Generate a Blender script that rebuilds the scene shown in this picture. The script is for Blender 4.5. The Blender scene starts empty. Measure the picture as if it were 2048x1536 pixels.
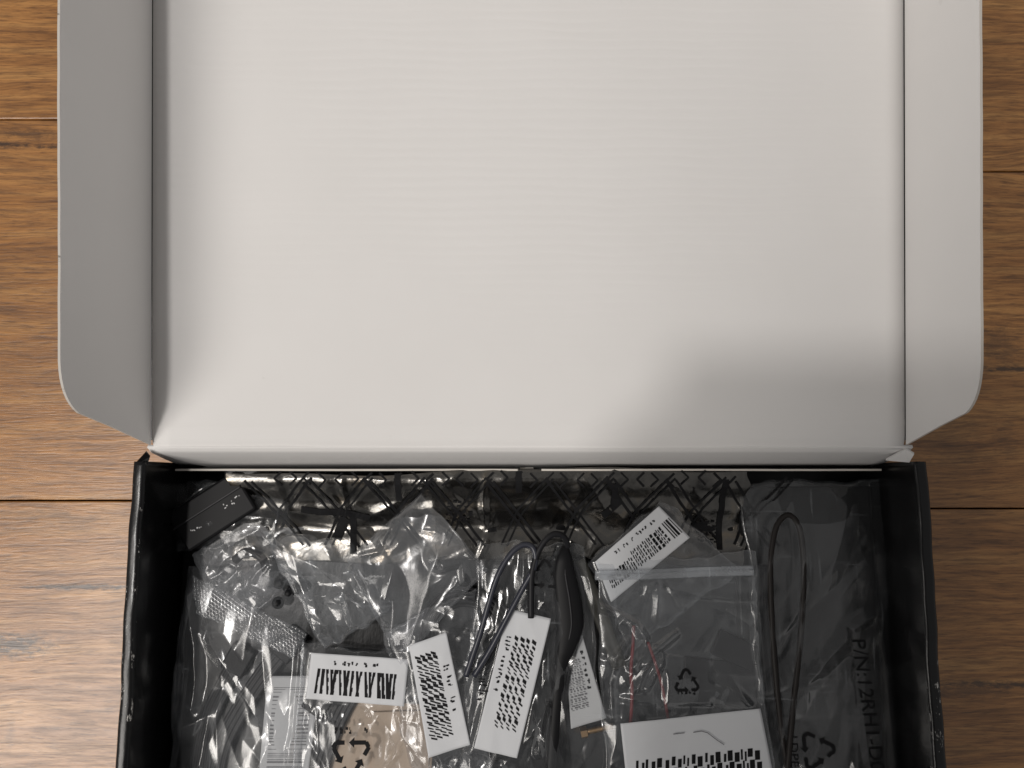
import bpy, bmesh, math, random
import numpy as np
from mathutils import Vector

R = math.radians
scene = bpy.context.scene

# ---------------------------------------------------------------- camera
F = 1539.0                      # focal length in photo pixels (2048 wide)
PITCH = R(7.0)
CAM = Vector((0.0, -0.0123, 0.391))
cd = bpy.data.cameras.new("camera"); cam = bpy.data.objects.new("camera", cd)
scene.collection.objects.link(cam)
cam.location = CAM; cam.rotation_euler = (PITCH, 0, 0)
cd.sensor_width = 36.0; cd.lens = 36.0 * F / 2048.0
cd.clip_start = 0.005; cd.clip_end = 50.0
scene.camera = cam

# ---------------------------------------------------------------- light
world = bpy.data.worlds.new("World"); scene.world = world; world.use_nodes = True
wb = world.node_tree.nodes["Background"]
wb.inputs[0].default_value = (1.0, 0.98, 0.965, 1); wb.inputs[1].default_value = 0.235
LAMP = Vector((-0.56, -0.16, 1.45))
ld = bpy.data.lights.new("ceiling_lamp", 'AREA'); ld.shape = 'DISK'; ld.size = 0.085
ld.energy = 6.2; ld.color = (1.0, 0.96, 0.92)
lo = bpy.data.objects.new("ceiling_lamp", ld); scene.collection.objects.link(lo)
lo.location = LAMP
lo.rotation_euler = (Vector((0.02, -0.02, 0.05)) - LAMP).to_track_quat('-Z', 'Y').to_euler()

# broad soft light of the room, from the photographer's left
sd_ = bpy.data.lights.new("room_light", 'AREA'); sd_.shape = 'SQUARE'; sd_.size = 1.0
sd_.energy = 29.0; sd_.color = (1.0, 0.95, 0.89)
so = bpy.data.objects.new("room_light", sd_); scene.collection.objects.link(so)
so.location = (-1.35, -0.92, 2.0)
so.rotation_euler = (Vector((0.0, 0.0, 0.0)) - so.location).to_track_quat('-Z', 'Y').to_euler()

vs = scene.view_settings
vs.view_transform = 'Standard'; vs.look = 'None'; vs.exposure = 0.0; vs.gamma = 1.0
scene.render.engine = 'CYCLES'
cy = scene.cycles
cy.max_bounces = 10; cy.transparent_max_bounces = 32; cy.diffuse_bounces = 4; cy.glossy_bounces = 5
cy.sample_clamp_indirect = 4.0; cy.blur_glossy = 0.3
cy.use_denoising = True

# ---------------------------------------------------------------- helpers
def ray(px, py):
    c, s = math.cos(PITCH), math.sin(PITCH)
    a = (px - 1024.0) / F; b = (768.0 - py) / F
    return Vector((a, s + b * c, -c + b * s))

def W(px, py, z=0.0):
    """point of the horizontal plane at height z that the photo shows at (px, py)"""
    d = ray(px, py); t = (z - CAM.z) / d.z
    return Vector((CAM.x + d.x * t, CAM.y + d.y * t, z))

def PXM(z=0.02):                # pixels per metre at height z
    return F / (CAM.z - z)

def tag(o, label=None, cat=None, group=None, kind=None):
    if label: o["label"] = label
    if cat: o["category"] = cat
    if group: o["group"] = group
    if kind: o["kind"] = kind
    return o

def link(name, me, mats=(), parent=None, smooth=False):
    for m in (mats if isinstance(mats, (list, tuple)) else [mats]):
        me.materials.append(m)
    if smooth:
        me.polygons.foreach_set("use_smooth", [True] * len(me.polygons))
    o = bpy.data.objects.new(name, me); scene.collection.objects.link(o)
    if parent: o.parent = parent
    return o

def empty(name, loc=(0, 0, 0)):
    o = bpy.data.objects.new(name, None); scene.collection.objects.link(o)
    o.empty_display_size = 0.01
    return o                     # kept at the origin: parts are built in world coordinates

def mesh(name, V, Fc):
    me = bpy.data.meshes.new(name); me.from_pydata([tuple(v) for v in V], [], Fc); me.update()
    return me

def fix(me):
    bm = bmesh.new(); bm.from_mesh(me); bmesh.ops.recalc_face_normals(bm, faces=bm.faces); bm.to_mesh(me); bm.free()
    return me

def prism(poly, u, v, w, th, origin):
    """closed slab: 2-D outline poly in axes u,v at origin, thickness th along -w; material 0 on the +w face, 1 elsewhere"""
    n = len(poly); V = []
    for k in (0, 1):
        for (a, b) in poly:
            V.append(Vector(origin) + u * a + v * b - w * (th * k))
    Fc = [list(range(n)), list(range(2 * n - 1, n - 1, -1))]
    Fc += [[i, i + n, (i + 1) % n + n, (i + 1) % n] for i in range(n)]
    return mesh("slab", V, Fc)

def box_mesh(c, s, rz=0.0, bevel=0.0, seg=2):
    bm = bmesh.new(); bmesh.ops.create_cube(bm, size=1.0)
    for v in bm.verts:
        v.co = Vector((v.co.x * s[0], v.co.y * s[1], v.co.z * s[2]))
    if bevel: bmesh.ops.bevel(bm, geom=bm.edges[:], offset=bevel, segments=seg, affect='EDGES', profile=0.5)
    cr, sr = math.cos(rz), math.sin(rz)
    for v in bm.verts:
        x, y = v.co.x, v.co.y
        v.co = Vector((c[0] + x * cr - y * sr, c[1] + x * sr + y * cr, c[2] + v.co.z))
    me = bpy.data.meshes.new("box"); bm.to_mesh(me); bm.free(); return me

def catmull(P, n=8):
    P = [Vector(p) for p in P]; out = []
    Q = [P[0] * 2 - P[1]] + P + [P[-1] * 2 - P[-2]]
    for i in range(1, len(Q) - 2):
        a, b, c, d = Q[i - 1:i + 3]
        for k in range(n):
            t = k / n
            out.append(0.5 * ((2 * b) + (c - a) * t + (2 * a - 5 * b + 4 * c - d) * t * t + (3 * b - a - 3 * c + d) * t ** 3))
    out.append(P[-1]); return out

def sweep(path, prof, closed=True):
    """sweep a 2-D profile (side, up) along a path; prof may be a function of t"""
    V = []; Fc = []; n = len(path); m = None
    for i, p in enumerate(path):
        d = (path[min(i + 1, n - 1)] - path[max(i - 1, 0)]).normalized()
        s = d.cross(Vector((0, 0, 1)))
        s = s.normalized() if s.length > 1e-5 else Vector((1, 0, 0))
        u = s.cross(d).normalized()
        pr = prof(i / (n - 1)) if callable(prof) else prof
        m = len(pr)
        for (a, b) in pr: V.append(p + s * a + u * b)
    for i in range(n - 1):
        for k in range(m if closed else m - 1):
            k2 = (k + 1) % m
            Fc.append([i * m + k, i * m + k2, (i + 1) * m + k2, (i + 1) * m + k])
    if closed: Fc.append(list(range(m))[::-1]); Fc.append([(n - 1) * m + k for k in range(m)])
    return fix(mesh("sweep", V, Fc))

def circle(r, n=10, sx=1.0):
    return [(r * sx * math.cos(2 * math.pi * k / n), r * math.sin(2 * math.pi * k / n)) for k in range(n)]

def ss(x, a, b):
    t = np.clip((x - a) / (b - a), 0, 1); return t * t * (3 - 2 * t)

# ---------------------------------------------------------------- node helpers
def mat(name):
    m = bpy.data.materials.new(name); m.use_nodes = True
    nt = m.node_tree; b = nt.nodes["Principled BSDF"]; return m, nt, b

def N(nt, t, **kw):
    n = nt.nodes.new(t)
    for k, v in kw.items():
        if k.startswith("i_"):
            key = k[2:]; key = int(key) if key.isdigit() else key.replace("_", " ")
            n.inputs[key].default_value = v
        else: setattr(n, k, v)
    return n

def ramp(nt, src, stops, interp='LINEAR'):
    r = nt.nodes.new("ShaderNodeValToRGB"); e = r.color_ramp.elements; r.color_ramp.interpolation = interp
    while len(e) < len(stops): e.new(0.5)
    for el, (p, c) in zip(e, stops):
        el.position = p; el.color = (c[0], c[1], c[2], 1) if isinstance(c, tuple) else (c, c, c, 1)
    nt.links.new(src, r.inputs[0]); return r.outputs[0]

def math_(nt, op, a, b=None, clamp=False):
    n = nt.nodes.new("ShaderNodeMath"); n.operation = op; n.use_clamp = clamp
    for i, x in enumerate((a, b)):
        if x is None: continue
        if isinstance(x, (int, float)): n.inputs[i].default_value = x
        else: nt.links.new(x, n.inputs[i])
    return n.outputs[0]

def mixc(nt, fac, a, b, blend='MIX'):
    n = nt.nodes.new("ShaderNodeMix"); n.data_type = 'RGBA'; n.blend_type = blend
    for s, x in ((n.inputs[0], fac), (n.inputs[6], a), (n.inputs[7], b)):
        if isinstance(x, (int, float)): s.default_value = x
        elif isinstance(x, tuple): s.default_value = (x[0], x[1], x[2], 1)
        else: nt.links.new(x, s)
    return n.outputs[2]

def coords(nt, scale=(1, 1, 1), rot=(0, 0, 0), w=None):
    tc = nt.nodes.new("ShaderNodeTexCoord"); mp = nt.nodes.new("ShaderNodeMapping")
    mp.inputs["Scale"].default_value = scale; mp.inputs["Rotation"].default_value = rot
    nt.links.new(tc.outputs["Object"], mp.inputs[0]); return mp.outputs[0]

def noise(nt, vec, scale=1.0, detail=6, rough=0.55, dist=0.0, w=None):
    n = nt.nodes.new("ShaderNodeTexNoise"); n.inputs["Scale"].default_value = scale
    n.inputs["Detail"].default_value = detail; n.inputs["Roughness"].default_value = rough
    n.inputs["Distortion"].default_value = dist
    if w is not None:
        n.noise_dimensions = '4D'; nt.links.new(w, n.inputs["W"])
    nt.links.new(vec, n.inputs["Vector"]); return n.outputs[0]

def bump(nt, h, strength, dist, bsdf, normal=None):
    b = nt.nodes.new("ShaderNodeBump"); b.inputs["Strength"].default_value = strength
    b.inputs["Distance"].default_value = dist
    nt.links.new(h, b.inputs["Height"])
    if normal is not None: nt.links.new(normal, b.inputs["Normal"])
    if bsdf is not None: nt.links.new(b.outputs[0], bsdf.inputs["Normal"])
    return b.outputs[0]

def simple(name, col, rough=0.5, spec=0.5, metal=0.0):
    m, nt, b = mat(name)
    b.inputs["Base Color"].default_value = (*col, 1); b.inputs["Roughness"].default_value = rough
    b.inputs["Specular IOR Level"].default_value = spec; b.inputs["Metallic"].default_value = metal
    return m

# ---------------------------------------------------------------- materials
def wood_material():
    m, nt, b = mat("oak_laminate"); L = nt.links.new
    oi = nt.nodes.new("ShaderNodeObjectInfo")
    w = math_(nt, 'MULTIPLY', oi.outputs["Random"], 23.0)
    warp = noise(nt, coords(nt, (5, 16, 1)), 1.0, 3, 0.5, w=w)
    tc = nt.nodes.new("ShaderNodeTexCoord")
    comb = nt.nodes.new("ShaderNodeCombineXYZ")
    L(math_(nt, 'MULTIPLY', math_(nt, 'SUBTRACT', warp, 0.5), 0.022), comb.inputs[1])
    va = nt.nodes.new("ShaderNodeVectorMath"); va.operation = 'ADD'
    L(tc.outputs["Object"], va.inputs[0]); L(comb.outputs[0], va.inputs[1])
    def sc(x, y):
        mp = nt.nodes.new("ShaderNodeMapping"); mp.inputs["Scale"].default_value = (x, y, 1)
        L(va.outputs[0], mp.inputs[0]); return mp.outputs[0]
    g1 = noise(nt, sc(8, 125), 1, 6, 0.62, 0.3, w)         # broad grain bands
    g2 = noise(nt, sc(36, 520), 1, 4, 0.7, 0.2, w)        # fine grain
    g3 = noise(nt, sc(110, 1150), 1, 3, 0.6, 0.0, w)        # pores
    g4 = noise(nt, sc(3.0, 11), 1, 3, 0.5, 0.8, w)        # cloudy tone
    c = ramp(nt, g1, [(0.30, (0.235, 0.096, 0.024)), (0.48, (0.375, 0.166, 0.046)), (0.70, (0.50, 0.255, 0.082))])
    c = mixc(nt, 0.72, c, ramp(nt, g2, [(0.38, (0.42, 0.38, 0.33)), (0.52, (1, 1, 1)), (0.64, (1.38, 1.42, 1.48))]), 'MULTIPLY')
    c = mixc(nt, 0.6, c, ramp(nt, g3, [(0.34, (0.35, 0.32, 0.30)), (0.46, (1, 1, 1))]), 'MULTIPLY')
    c = mixc(nt, 0.55, c, ramp(nt, g4, [(0.32, (0.72, 0.68, 0.62)), (0.6, (1.18, 1.2, 1.22))]), 'MULTIPLY')
    # knots and dark streaks of the printed decor plus one shade patch, (centre px, size px, strength)
    sep = nt.nodes.new("ShaderNodeSeparateXYZ"); L(tc.outputs["Object"], sep.inputs[0])
    kn = noise(nt, coords(nt, (160, 420, 1)), 1, 5, 0.7)
    total = None
    for (px, py, rx, ry, st) in [(60, 268, 120, 16, .55), (20, 290, 60, 10, .9), (105, 293, 60, 8, .9),
                                 (30, 1290, 95, 32, .95), (175, 1174, 190, 8, .95), (60, 1040, 240, 26, .22),
                                 (1995, 690, 70, 60, .5), (2020, 738, 110, 9, .85), (1890, 880, 120, 70, .25),  # last spot: shade below the right flap corner, painted into the wood
                                 (2000, 1370, 190, 11, .8), (1930, 1380, 120, 20, .5), (2010, 880, 40, 60, .35),
                                 (215, 1420, 60, 8, .3), (20, 1470, 12, 45, .3)]:
        p = W(px, py, 0.0); k = 1.0 / PXM(0.0)
        dx = math_(nt, 'DIVIDE', math_(nt, 'SUBTRACT', sep.outputs[0], p.x), rx * k)
        dy = math_(nt, 'DIVIDE', math_(nt, 'SUBTRACT', sep.outputs[1], p.y), ry * k)
        r2 = math_(nt, 'ADD', math_(nt, 'MULTIPLY', dx, dx), math_(nt, 'MULTIPLY', dy, dy))
        e = math_(nt, 'SUBTRACT', 1.0, math_(nt, 'SQRT', r2))
        e = math_(nt, 'ADD', e, math_(nt, 'MULTIPLY', math_(nt, 'SUBTRACT', kn, 0.52), 3.2))
        e = math_(nt, 'MULTIPLY', math_(nt, 'MULTIPLY', e, 1.3, True), math_(nt, 'SUBTRACT', 1.7, math_(nt, 'SQRT', r2), True))
        e = math_(nt, 'MULTIPLY', e, st)
        total = e if total is None else math_(nt, 'MAXIMUM', total, e)
    c = mixc(nt, total, c, (0.045, 0.022, 0.012))
    L(c, b.inputs["Base Color"])
    L(ramp(nt, g2, [(0.3, 0.42), (0.7, 0.30)]), b.inputs["Roughness"])
    b.inputs["Specular IOR Level"].default_value = 0.9
    h = math_(nt, 'ADD', math_(nt, 'MULTIPLY', g2, 0.7), math_(nt, 'MULTIPLY', g3, 0.5))
    bump(nt, h, 0.55, 0.0004, b)
    return m

def white_board_material(name="white_board", wash=1.0):
    m, nt, b = mat(name); L = nt.links.new
    n1 = noise(nt, coords(nt, (9, 9, 9)), 1, 4, 0.6)
    n2 = noise(nt, coords(nt, (260, 260, 260)), 1, 3, 0.6)
    c = mixc(nt, ramp(nt, n1, [(0.3, 0.0), (0.7, 1.0)]), (0.765, 0.748, 0.733), (0.80, 0.783, 0.77))
    c = mixc(nt, ramp(nt, noise(nt, coords(nt, (70, 70, 70)), 1, 2, 0.5), [(0.20, 0.35), (0.235, 0.0)]), c, (0.5, 0.48, 0.45))
    L(c, b.inputs["Base Color"]); b.inputs["Roughness"].default_value = 0.62
    b.inputs["Specular IOR Level"].default_value = 0.25
    wv = nt.nodes.new("ShaderNodeTexWave"); wv.wave_type = 'BANDS'; wv.bands_direction = 'Y'
    wv.inputs["Scale"].default_value = 75.0; wv.inputs["Distortion"].default_value = 3.5
    wv.inputs["Detail"].default_value = 2.0
    L(coords(nt, (0.35, 1, 1)), wv.inputs["Vector"])
    msk = ramp(nt, noise(nt, coords(nt, (6, 8, 6)), 1, 2, 0.5), [(0.45, 0.0), (0.68, 1.0)])
    h = math_(nt, 'ADD', math_(nt, 'MULTIPLY', math_(nt, 'MULTIPLY', wv.outputs["Fac"], wash), msk), math_(nt, 'MULTIPLY', n2, 0.25))
    h = math_(nt, 'ADD', h, math_(nt, 'MULTIPLY', noise(nt, coords(nt, (22, 22, 22)), 1, 3, 0.5), 1.2))
    bump(nt, h, 0.26, 0.0004, b)
    return m

def black_board_material(name="black_board", wear=0.0, rough=0.28, spec=0.22):
    m, nt, b = mat(name); L = nt.links.new
    c = (0.006, 0.006, 0.0065)
    if wear:
        n = noise(nt, coords(nt, (420, 130, 420)), 1, 5, 0.75)
        geo = nt.nodes.new("ShaderNodeNewGeometry"); sp = nt.nodes.new("ShaderNodeSeparateXYZ")
        L(geo.outputs["Position"], sp.inputs[0])
        top = math_(nt, 'MULTIPLY', math_(nt, 'SUBTRACT', sp.outputs[2], RIM - 0.0016), 1600.0, True)
        cl = noise(nt, coords(nt, (30, 45, 30)), 1, 2, 0.5)
        k = math_(nt, 'MULTIPLY', ramp(nt, n, [(0.60, 0.0), (0.64, 1.0)]), ramp(nt, cl, [(0.5, 0.0), (0.56, 1.0)]))
        k = math_(nt, 'MULTIPLY', k, math_(nt, 'MULTIPLY', top, wear))
        c = mixc(nt, k, c, (0.62, 0.60, 0.57)); L(c, b.inputs["Base Color"])
    else: b.inputs["Base Color"].default_value = (*c, 1)
    b.inputs["Roughness"].default_value = rough; b.inputs["Specular IOR Level"].default_value = spec
    h = noise(nt, coords(nt, (130, 60, 130)), 1, 4, 0.6)
    bump(nt, h, 0.35, 0.0006, b)
    return m

def film_material(name, haze=0.05, rough=0.2, tint=(0.95, 0.95, 0.955), fine=0.18, spec=1.3, emboss=None, scratch=True):
    """clear polythene: mostly transparent, a Fresnel gloss, a little milky scatter"""
    m = bpy.data.materials.new(name); m.use_nodes = True; nt = m.node_tree; L = nt.links.new
    nt.nodes.clear(); out = nt.nodes.new("ShaderNodeOutputMaterial")
    tr = N(nt, "ShaderNodeBsdfTransparent"); tr.inputs[0].default_value = (*tint, 1)
    gl = N(nt, "ShaderNodeBsdfGlossy"); gl.inputs["Roughness"].default_value = rough
    gl.inputs[0].default_value = (1, 1, 1, 1)
    df = N(nt, "ShaderNodeBsdfDiffuse"); df.inputs[0].default_value = (0.83, 0.87, 0.92, 1)
    tl = N(nt, "ShaderNodeBsdfTranslucent"); tl.inputs[0].default_value = (0.83, 0.87, 0.92, 1)
    h = noise(nt, coords(nt, (120, 120, 120)), 1, 4, 0.5, 1.0)
    if emboss:
        hs = None
        for sg in (1, -1):
            wv = nt.nodes.new("ShaderNodeTexWave"); wv.wave_type = 'BANDS'; wv.bands_direction = 'X'
            wv.inputs["Scale"].default_value = emboss[0]
            L(coords(nt, (1, 1, 0), (0, 0, emboss[1] + sg * R(emboss[2]))), wv.inputs["Vector"])
            hs = wv.outputs["Fac"] if hs is None else math_(nt, 'MULTIPLY', hs, wv.outputs["Fac"])
        nb = bump(nt, hs, 1.0, emboss[3], None)
        nb = bump(nt, h, fine * 0.4, 0.0006, None, nb)
    else:
        nb = bump(nt, h, fine, 0.0006, None)
    L(nb, gl.inputs["Normal"])
    fr = N(nt, "ShaderNodeFresnel"); fr.inputs["IOR"].default_value = 1.52; L(nb, fr.inputs["Normal"])
    hz = math_(nt, 'MULTIPLY', ramp(nt, noise(nt, coords(nt, (45, 45, 45)), 1, 4, 0.6), [(0.3, 0.55), (0.7, 1.45)]), haze)
    if scratch:
        s1 = noise(nt, coords(nt, (520, 30, 1), (0, 0, 0.7)), 1, 1, 0.5); s2 = noise(nt, coords(nt, (30, 520, 1), (0, 0, 0.35)), 1, 1, 0.5)
        sk = math_(nt, 'MAXIMUM', ramp(nt, s1, [(0.70, 0.0), (0.76, 1.0)]), ramp(nt, s2, [(0.70, 0.0), (0.76, 1.0)]))
        hz = math_(nt, 'ADD', hz, math_(nt, 'MULTIPLY', sk, 0.10))
    ms = N(nt, "ShaderNodeMixShader"); ms.inputs[0].default_value = 0.35
    L(df.outputs[0], ms.inputs[1]); L(tl.outputs[0], ms.inputs[2])
    m1 = N(nt, "ShaderNodeMixShader"); L(hz, m1.inputs[0]); L(tr.outputs[0], m1.inputs[1]); L(ms.outputs[0], m1.inputs[2])
    m2 = N(nt, "ShaderNodeMixShader"); L(math_(nt, 'MINIMUM', math_(nt, 'MULTIPLY', fr.outputs[0], spec, True), 0.17), m2.inputs[0])
    L(m1.outputs[0], m2.inputs[1]); L(gl.outputs[0], m2.inputs[2])
    L(m2.outputs[0], out.inputs[0])
    return m

def shield_material():
    m, nt, b = mat("metallised_shielding_film"); L = nt.links.new
    n = noise(nt, coords(nt, (60, 60, 60)), 1, 4, 0.6, 1.0)
    c = ramp(nt, n, [(0.3, (0.10, 0.098, 0.094)), (0.55, (0.18, 0.172, 0.16)), (0.75, (0.28, 0.235, 0.18))])
    L(c, b.inputs["Base Color"]); b.inputs["Metallic"].default_value = 1.0; b.inputs["Roughness"].default_value = 0.22
    bump(nt, noise(nt, coords(nt, (230, 230, 230)), 1, 4, 0.5, 1.0), 0.22, 0.0006, b)
    return m

RIM = 0.057
M = {}
M['wood'] = wood_material(); M['white'] = white_board_material(); M['white_flap'] = white_board_material("white_flap_board", 0.0)
M['black'] = black_board_material(); M['rim'] = black_board_material("black_board_worn_edge", 0.9, 0.25, 0.4)
M['cut'] = simple("paper_cut_edge", (0.62, 0.58, 0.53), 0.8, 0.2)
def scuffed_edge_material():
    m, nt, b = mat("scuffed_cut_edge")
    k = noise(nt, coords(nt, (70, 160, 70)), 1, 4, 0.7)
    nt.links.new(ramp(nt, k, [(0.30, (0.06, 0.055, 0.05)), (0.40, (0.55, 0.52, 0.48))]), b.inputs["Base Color"])
    b.inputs["Roughness"].default_value = 0.8; return m
M['scuffed'] = scuffed_edge_material()
M['subfloor'] = simple("dark_joint", (0.02, 0.012, 0.007), 0.8, 0.2)
M['film'] = film_material("clear_film", 0.066)
M['film_thin'] = film_material("thin_clear_film", 0.034, 0.15, (0.97, 0.97, 0.97), 0.2, 1.0)
M['film_milky'] = film_material("milky_film", 0.12, 0.16, (0.92, 0.925, 0.93), 0.3)
M['film_soft'] = film_material("soft_clear_film", 0.055, 0.16, (0.95, 0.95, 0.955), 0.2)
M['film_zip'] = film_material("zip_bag_film", 0.075, 0.17, (0.94, 0.945, 0.95), 0.2)
M['ribs'] = film_material("zip_rib_plastic", 0.30, 0.2, (0.9, 0.9, 0.9), 0.2)
M['emboss'] = film_material("embossed_seal_film", 0.10, 0.18, (0.9, 0.905, 0.91), 0.3, 1.0, (215, R(-31), 24, 0.00035))
M['shield'] = shield_material()
M['ink'] = simple("black_ink", (0.010, 0.010, 0.011), 0.7, 0.15)
M['ink_soft'] = simple("grey_ink", (0.16, 0.16, 0.17), 0.5, 0.3)
M['label'] = simple("label_paper", (0.64, 0.65, 0.67), 0.55, 0.3)
M['cable'] = simple("black_cable", (0.012, 0.012, 0.014), 0.5, 0.25)
M['loop'] = simple('brown_black_cable', (0.016, 0.013, 0.012), 0.5, 0.3)
M['cable_blue'] = simple("dark_blue_grey_cable", (0.028, 0.030, 0.042), 0.35, 0.5)
M['ribbon'] = simple("dark_grey_ribbon_cable", (0.018, 0.018, 0.020), 0.45, 0.3)
M['plastic'] = simple("black_plastic", (0.006, 0.006, 0.007), 0.5, 0.2)
M['white_ink'] = simple("white_ink", (0.75, 0.75, 0.75), 0.5, 0.3)
M['red'] = simple("red_wire", (0.20, 0.012, 0.016), 0.4, 0.5)
M['brass'] = simple("brass", (0.36, 0.24, 0.13), 0.45, 0.5, 1.0)
M['tan'] = simple("tan_card", (0.50, 0.40, 0.31), 0.7, 0.3)
M['strap'] = simple('olive_grey_plastic', (0.045, 0.044, 0.038), 0.5, 0.25)
M['backing'] = simple("grey_label_paper", (0.52, 0.53, 0.54), 0.6, 0.3)

# ---------------------------------------------------------------- floor
floor = empty("floor"); tag(floor, kind="structure")
def plank(x0, x1, y0, y1):
    g = 0.00035
    me = box_mesh(((x0 + x1) / 2, (y0 + y1) / 2, -0.004), (x1 - x0 - 2 * g, y1 - y0 - 2 * g, 0.008), bevel=0.0007, seg=2)
    o = link("plank", me, M['wood'], floor, False); return o
yl = [W(130, 1001).y - 0.1935 * k for k in (2, 1, 0, -1, -2, -3)]
yl[3] = W(60, 239).y; yl[4] = yl[3] + 0.1935; yl[5] = yl[4] + 0.1935
yr = [W(1950, 1017).y - 0.1935 * k for k in (2, 1, 0, -1, -2, -3)]
yr[3] = W(2010, 343).y; yr[4] = yr[3] + 0.1935; yr[5] = yr[4] + 0.1935
for ys, xa, xb in ((yl, -0.75, -0.02), (yr, -0.02, 0.75)):
    for a, c in zip(ys[:-1], ys[1:]): plank(xa, xb, a, c)
for k in range(3):
    for ys, xa, xb in ((yl, -0.75, -0.02), (yr, -0.02, 0.75)): plank(xa, xb, ys[0] - 0.1935 * (k + 1), ys[0] - 0.1935 * k)
link("subfloor", box_mesh((0, 0, -0.012), (1.5, 1.9, 0.008)), M['subfloor'], floor)

# ---------------------------------------------------------------- cardboard box
box = empty("cardboard_box")
tag(box, "open black cardboard box with white inside, lid folded back on wood floor", "box")
XC = 0.0078; HW = 0.1719           # centre and half outer width
XL, XR = XC - HW, XC + HW
YB, YF = -0.004, -0.268            # back and front of the tray
TW = 0.0056                        # doubled side wall
rng = random.Random(4)

link("tray_base", box_mesh((XC, (YB + YF) / 2, 0.0014), (2 * HW - 0.003, YB - YF - 0.004, 0.0024)), M['black'], box)

def side_wall(sgn):
    x_out = XL if sgn < 0 else XR
    prof = []
    r = 0.0024; h = RIM
    pts = [(0.0012, 0.0)]                     # outer foot (slightly tucked in)
    r2 = 0.0014
    for k in range(8): a = math.pi - k * math.pi / 14; pts.append((r + r * math.cos(a), h - r2 + r2 * math.sin(a)))
    for k in range(8): a = math.pi / 2 - k * math.pi / 14; pts.append((TW - r + r * math.cos(a), h - r2 + r2 * math.sin(a)))
    pts += [(TW + 0.0006, 0.0026)]
    n = 150; V = []; m = len(pts)
    ph = [rng.uniform(0, 6.28) for _ in range(6)]
    for i in range(n + 1):
        t = i / n; y = (YB - 0.001) + (YF - YB) * t
        w1 = 0.00022 * math.sin(5 * t * 3.1 + ph[0]) + 0.00016 * math.sin(37 * t + ph[1]) + 0.0001 * math.sin(83 * t + ph[2])
        w2 = 0.0002 * math.sin(9 * t + ph[3]) + 0.00014 * math.sin(61 * t + ph[4])
        for (a, b) in pts:
            f = b / RIM
            x = x_out + (-sgn) * a + w1 * f
            V.append((x, y, b + w2 * f))
    Fc = []
    for i in range(n):
        for k in range(m - 1):
            q = [i * m + k, i * m + k + 1, (i + 1) * m + k + 1, (i + 1) * m + k]
            Fc.append(q if sgn < 0 else q[::-1])
        q = [i * m + m - 1, i * m, (i + 1) * m, (i + 1) * m + m - 1]; Fc.append(q if sgn < 0 else q[::-1])
    Fc.append(list(range(m))); Fc.append([n * m + k for k in range(m)][::-1])
    o = link("side_wall", fix(mesh("side_wall", V, Fc)), M['rim'], box, True)
    return o
side_wall(-1); side_wall(1)
link("front_wall", box_mesh((XC, YF + 0.0005, RIM / 2), (2 * HW - 0.0125, 0.003, RIM), bevel=0.0008), M['black'], box)

# back wall: white inside leaning out to the hinge, black outside
xa, xb = XL + 0.0060, XR - 0.0060
def strip(name, prof, x0, x1, mats, th=0.0013, n=60, wob=0.0, seed=1, parent=None):
    """thin bent board running along x; prof = list of (y, z); front face material 0, rest material 1"""
    rg = random.Random(seed); ph = [rg.uniform(0, 6.28) for _ in range(4)]
    P = [Vector((0, a, b)) for a, b in prof]; m = len(P); V = []
    nor = []
    for i in range(m):
        d = (P[min(i + 1, m - 1)] - P[max(i - 1, 0)]).normalized(); nor.append(Vector((0, -d.z, d.y)) if True else None)
    for i in range(n + 1):
        t = i / n; x = x0 + (x1 - x0) * t
        dz = wob * (math.sin(7 * t + ph[0]) + 0.6 * math.sin(19 * t + ph[1]) + 0.3 * math.sin(53 * t + ph[2]))
        for s in (0, 1):
            for k in range(m):
                q = P[k] - nor[k] * (th * s); V.append((x, q.y, q.z + dz))
    Fc = []; mi = []
    st = 2 * m
    for i in range(n):
        A = i * st; B = A + st
        for k in range(m - 1):
            Fc.append([A + k, A + k + 1, B + k + 1, B + k]); mi.append(0)
            Fc.append([A + m + k, B + m + k, B + m + k + 1, A + m + k + 1]); mi.append(1)
        for k in (0, m - 1):
            Fc.append([A + k, B + k, B + m + k, A + m + k]); mi.append(2 if len(mats) > 2 else 1)
    for A in (0, n * st):
        for k in range(m - 1): Fc.append([A + k, A + k + 1, A + m + k + 1, A + m + k]); mi.append(1)
    me = mesh(name, V, Fc)
    o = link(name, me, list(mats), parent or box, True)
    me.polygons.foreach_set("material_index", mi); fix(me)
    return o

LID_A = PITCH - R(0.3)                       # the opened lid slopes gently upward from its hinge
cu, su = math.cos(LID_A), math.sin(LID_A)
HZ = RIM + 0.0006
back_prof = [(-0.0074, 0.002), (-0.0073, 0.010), (-0.0068, 0.016), (-0.0054, 0.028), (-0.0034, 0.0400), (-0.0012, 0.0520), (0.0010, HZ - 0.0009)]
o = strip("back_wall", back_prof, xa, xb, (M['white_flap'], M['black'], M['white_flap']), wob=0.0002)

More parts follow.
